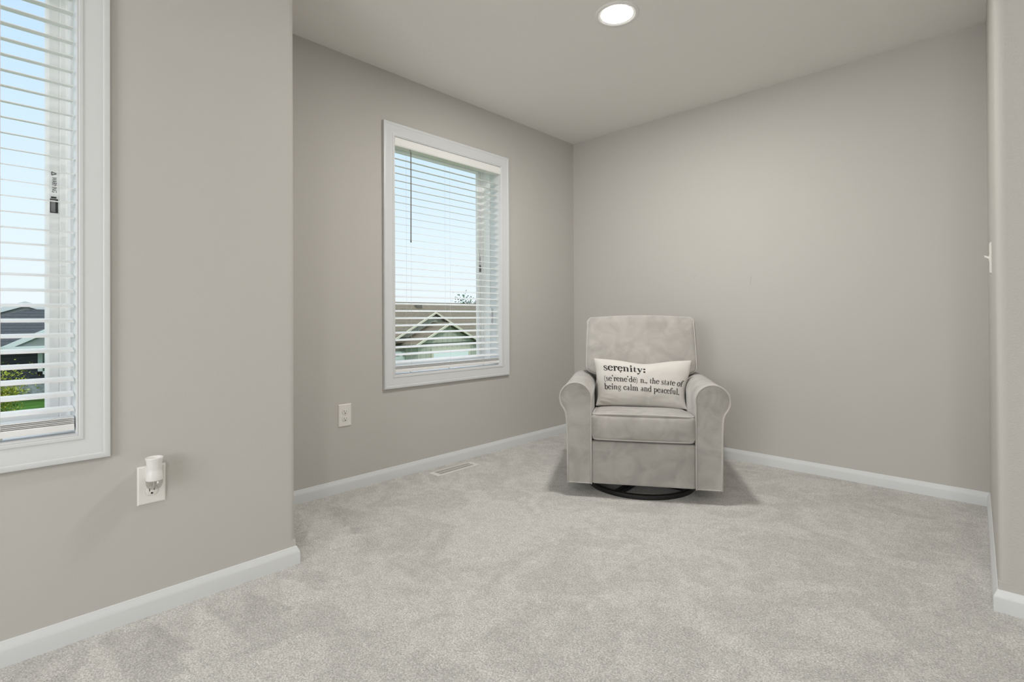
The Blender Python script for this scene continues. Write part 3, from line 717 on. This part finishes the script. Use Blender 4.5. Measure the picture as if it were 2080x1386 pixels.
def stroke_mesh(mb, st, fn):
    n = len(st); P = [Vector((x, y)) for x, y, w in st]; vs = []
    for i in range(n):
        t = (P[min(n - 1, i + 1)] - P[max(0, i - 1)]); t = t.normalized() if t.length > 1e-9 else Vector((1, 0)); nr = Vector((-t.y, t.x)) * st[i][2] / 2
        vs += [P[i] + nr, P[i] - nr]
    mb.add([fn(v.x, v.y) for v in vs], [(2 * i, 2 * i + 1, 2 * i + 3, 2 * i + 2) for i in range(n - 1)])
def densify(st, step=.22):
    out = [st[0]]
    for a_, b_ in zip(st, st[1:]):
        L_ = math.hypot(b_[0] - a_[0], b_[1] - a_[1]); m_ = max(1, int(L_ / step))
        for k in range(1, m_ + 1): out.append(tuple(a_[i] + (b_[i] - a_[i]) * k / m_ for i in range(3)))
    return out
def smooth_pts(st):
    if len(st) < 4: return densify(st)
    out = []
    for i in range(len(st) - 1):
        p0, p1, p2, p3 = st[max(0, i - 1)], st[i], st[i + 1], st[min(len(st) - 1, i + 2)]
        for k in range(3):
            t = k / 3; out.append(tuple(.5 * ((2 * p1[j]) + (-p0[j] + p2[j]) * t + (2 * p0[j] - 5 * p1[j] + 4 * p2[j] - p3[j]) * t * t + (-p0[j] + 3 * p1[j] - 3 * p2[j] + p3[j]) * t ** 3) for j in range(3)))
    out.append(st[-1]); return out
def layout(s, word=.55):
    x = 0; L_ = []
    for c_ in s:
        if c_ == ' ': x += word; continue
        key = 'e' if c_ in 'ēę' else c_; L_.append((c_, x)); x += G[key][0]
    return L_, x
def print_line(mb, s, x0, x1, z0, z1, xh, bold=1.0, sag=0.0):
    """print s on the pillow front between u-positions x0..x1 (metres), baseline running z0 -> z1"""
    L_, wid = layout(s); k = (x1 - x0) / wid
    def fn_at(gx):
        def fn(x, y):
            t = (gx + x) / wid; X = x0 + (x1 - x0) * t; Z = z0 + (z1 - z0) * t - sag * math.sin(PI * t) + y * xh
            u, v = X / PW, Z / PH; p = pil(u, v, -1); e_ = 1e-3
            nn = (pil(u + e_, v, -1) - pil(u - e_, v, -1)).cross(pil(u, v + e_, -1) - pil(u, v - e_, -1)).normalized()
            if nn.y > 0: nn = -nn
            return p + nn * .0008
        return fn
    for c_, gx in L_:
        for st in G['e' if c_ in 'ēę' else c_][1]:
            st2 = smooth_pts(st); st2 = [(x, y, w * bold) for x, y, w in st2]; stroke_mesh(mb, st2, fn_at(gx))
        if c_ == 'ē': stroke_mesh(mb, densify(B(.18, .78, 1.25, .12)), fn_at(gx))
        if c_ == 'ę':
            stroke_mesh(mb, [(.52, -.02, .14), (.58, -.14, .15), (.50, -.26, .16), (.40, -.27, .16)], fn_at(gx))
LINES = [('seręnity:', -.238, .022, .072, .065, .0315, 1.12, .0), ("(se'renc'dē) n., the state of".replace('renc', 'rene'), -.240, .262, .0075, -.013, .0235, 1.0, .001), ('being calm and peaceful.', -.240, .248, -.043, -.063, .0235, 1.0, .001)]
for s, x0, x1, z0, z1, xh, bd, sg in LINES:
    mb = MB(); print_line(mb, s, x0, x1, z0, z1, xh, bd, sg)
    obj('lettering', mb.v, mb.f, M['ink'], pm)

# ------------------------------------------------------------------ outside: lawn, neighbouring houses, trees
GZ = -3.05
struct(obj('lawn', [(-90, -80, GZ), (-.6, -80, GZ), (-.6, 90, GZ), (-90, 90, GZ)], [(0, 1, 2, 3)], M['grass']), 'mown green lawn outside')

def slab(mb, quad, th):                     # roof plane with thickness downwards
    return mb.prism(quad, (0, 0, -th))
def rake(mb, p, q, h=.22, t=.08):           # fascia board along a slope, in the plane x = const
    p, q = Vector(p), Vector(q); return mb.prism([p, q, q - Vector((0, 0, h)), p - Vector((0, 0, h))], (t, 0, 0))
# dark house seen through the near window
ha = thing('house', 'charcoal sided house with dark shingle roof seen through the near left window', 'house', (-33, -2, GZ))
def HP(o, *a): return [(x + 33, y + 2, z - GZ) for x, y, z in a]
def build_at(mb, name, m, parent, base, **k):
    mb.v = [(x - base[0], y - base[1], z - base[2]) for x, y, z in mb.v]; return mb.build(name, m, parent, **k)
BA = (-33, -2, GZ)
build_at(MB().box((-42, -12, GZ), (-32.6, 4.4, -.42)), 'wall', M['siding_dark'], ha, BA)
build_at(MB().prism([(-36, -9.0, -.9), (-36, 4.4, -.56), (-36, -1.85, 1.78)], (.3, 0, 0)), 'gable_wall', M['siding_green'], ha, BA)
mb = MB(); rake(mb, (-35.7, -1.85, 1.96), (-35.7, -9.6, -.94), .26, .12); rake(mb, (-35.7, -1.85, 1.96), (-35.7, 4.9, -.62), .26, .12)
build_at(mb, 'gable_fascia', M['trim_pale'], ha, BA)
mb = MB(); slab(mb, [(-35.75, -1.85, 1.93), (-35.75, -9.8, -1.06), (-42, -9.8, -1.06), (-42, -1.85, 1.93)], .08); slab(mb, [(-35.75, -1.85, 1.93), (-42, -1.85, 1.93), (-42, 5, -.69), (-35.75, 5, -.69)], .08)
build_at(mb, 'gable_roof', M['shingle_dark'], ha, BA)
mb = MB(); slab(mb, [(-32.2, -8.0, -.42), (-32.2, 5, -.42), (-35.5, 5, 1.52), (-35.5, -1.7, 1.52)], .15)
build_at(mb, 'main_roof', M['shingle_dark'], ha, BA)
# lower front gable at the right of the near-window view
build_at(MB().prism([(-31.9, -2.6, -.45), (-31.9, 3.6, -.45), (-31.9, .6, 1.28)], (.2, 0, 0)), 'porch_gable', M['siding_green'], ha, BA)
mb = MB(); rake(mb, (-31.72, .6, 1.50), (-31.72, -3.05, -.45), .24, .12); rake(mb, (-31.72, .6, 1.50), (-31.72, 4.2, -.45), .24, .12); mb.box((-31.8, -2.9, -.52), (-31.6, 4.1, -.34))
build_at(mb, 'porch_fascia', M['trim_pale'], ha, BA)
mb = MB(); slab(mb, [(-31.75, .6, 1.46), (-31.75, -3.2, -.55), (-33.6, -3.2, -.55), (-33.6, .6, 1.46)], .08); slab(mb, [(-31.75, .6, 1.46), (-33.6, .6, 1.46), (-33.6, 4.4, -.55), (-31.75, 4.4, -.55)], .08)
build_at(mb, 'porch_roof', M['shingle_dark'], ha, BA)
build_at(MB().box((-32.6, -12, GZ), (-32.42, 4.4, -2.25)), 'stone_base', M['stone'], ha, BA)
mb = MB(); mb.box((-32.6, -1.52, -1.82), (-32.5, -1.34, -.6)); mb.box((-32.6, -1.52, -1.82), (-32.5, .3, -1.66)); mb.box((-32.6, .14, -1.82), (-32.5, .3, -.6)); mb.box((-32.6, -1.52, -.75), (-32.5, .3, -.6))
wf = build_at(mb, 'window_trim', M['trim_pale'], ha, BA)
build_at(MB().box((-32.59, -1.36, -1.7), (-32.55, .16, -.7)), 'pane', M['pane_dark'], wf, BA)

# sage house seen through the alcove window
hb = thing('house', 'sage green house with twin gables and garage doors seen through the alcove window', 'house', (-24, 15, GZ))
BB = (-24, 15, GZ)
build_at(MB().box((-34, 7, GZ), (-22.9, 25, -.2)), 'wall', M['siding_sage'], hb, BB)
mb = MB(); slab(mb, [(-22.3, 6.4, -.35), (-22.3, 25.6, -.35), (-28, 25.6, 2.08), (-28, 6.4, 2.08)], .14); slab(mb, [(-28, 6.4, 2.08), (-28, 25.6, 2.08), (-34.6, 25.6, -.7), (-34.6, 6.4, -.7)], .14)
build_at(mb, 'main_roof', M['shingle_brown'], hb, BB)
for y in (13.6, 17.6): build_at(MB().box((-27.2, y, 1.5), (-26.9, y + .45, 1.86)), 'roof_vent', M['soffit'], hb, BB)
def gable(yc, zp, half, slope, xf, back, nm):
    zf = zp - half * slope
    g = build_at(MB().prism([(xf, yc - half, zf - .02), (xf, yc + half, zf - .02), (xf, yc, zp - .02)], (-.2, 0, 0)), nm, M['siding_sage'], hb, BB)
    e = .35
    mb = MB(); slab(mb, [(xf + .35, yc, zp + .1), (xf + .35, yc - half - e, zf - e * slope + .1), (xf - back, yc - half - e, zf - e * slope + .1), (xf - back, yc, zp + .1)], .1)
    slab(mb, [(xf + .35, yc, zp + .1), (xf - back, yc, zp + .1), (xf - back, yc + half + e, zf - e * slope + .1), (xf + .35, yc + half + e, zf - e * slope + .1)], .1)
    build_at(mb, 'gable_roof', M['shingle_brown'], hb, BB)
    mb = MB(); rake(mb, (xf + .35, yc, zp + .1), (xf + .35, yc - half - e, zf - e * slope + .1), .12, .06); rake(mb, (xf + .35, yc, zp + .1), (xf + .35, yc + half + e, zf - e * slope + .1), .12, .06)
    build_at(mb, 'gable_fascia', M['trim_cream'], hb, BB)
gable(15.75, 1.22, 2.9, .53, -22.7, 3.5, 'gable_wall')
gable(15.75, .58, 2.15, .50, -21.3, 3.0, 'gable_wall')
build_at(MB().box((-23.2, 13.7, GZ), (-21.35, 17.9, -.55)), 'garage_wall', M['siding_sage'], hb, BB)
build_at(MB().box((-22.9, 10.4, GZ), (-22.66, 14.35, -1.0)), 'garage_door', M['door_white'], hb, BB)
gd = hb.children[-1]
for i in range(4): build_at(MB().box((-22.68, 11.0 + i * .85, -1.26), (-22.64, 11.6 + i * .85, -1.10)), 'pane', M['pane_dark'], gd, BB)
build_at(MB().box((-21.36, 14.72, GZ), (-21.26, 17.4, -.98)), 'garage_door', M['door_white'], hb, BB)
mb = MB(); mb.box((-21.36, 14.58, GZ), (-21.24, 14.72, -.86)); mb.box((-21.36, 17.4, GZ), (-21.24, 17.54, -.86)); mb.box((-21.36, 14.72, -.98), (-21.24, 17.4, -.86))
build_at(mb, 'door_trim', M['trim_cream'], hb, BB)

def tree(x, y, zb, h, rad, n, leafmat, label, seed, ls, dens=1.0):
    rnd = random.Random(seed)
    t = thing('tree', label, 'tree', (x, y, zb))
    tr = MB(); tr.tube([(0, 0, 0), (.04, .02, h * .35), (-.03, .03, h * .7), (0, 0, h * .92)], lambda i: (.09, .075, .05, .015)[i] * h / 3, 10)
    br = []
    for k in range(10):
        a_ = rnd.uniform(0, 2 * PI); z = h * rnd.uniform(.3, .8); e_ = Vector((math.cos(a_) * rad * .75, math.sin(a_) * rad * .75, z + h * rnd.uniform(.05, .22)))
        tr.tube([(0, 0, z), e_ * .5 + Vector((0, 0, z * .5 + .03)), e_], lambda i: (.035, .022, .008)[i] * h / 3, 6); br.append(e_)
    tr.build('trunk', M['bark'], t, smooth=True)
    lf = MB()
    for k in range(n):
        c_ = rnd.choice(br); d = Vector((rnd.gauss(0, 1), rnd.gauss(0, 1), rnd.gauss(0, .7))) * rad * .28 * dens; p = c_ * rnd.uniform(.55, 1.05) + d
        p.z = max(p.z, h * .22)
        u = Vector((rnd.gauss(0, 1), rnd.gauss(0, 1), rnd.gauss(0, 1))).normalized(); w_ = u.orthogonal().normalized(); s = ls * rnd.uniform(.6, 1.2)
        lf.add([p - u * s, p + w_ * s * .5 + u * s * .1, p + u * s, p - w_ * s * .5 + u * s * .1], [(0, 1, 2, 3)])
    obj('foliage', lf.v, lf.f, leafmat, t)
    return t
tree(-24.0, -3.55, GZ, 3.05, 1.15, 4200, M['leaf'], 'yellow-green young tree on the lawn in front of the charcoal house', 4, .055, .75)
tree(-39.0, 34.0, GZ, 6.4, 2.4, 5000, M['leaf_dark'], 'dark green tree behind the sage green house roof', 9, .13)

pile_attr(floor.data)
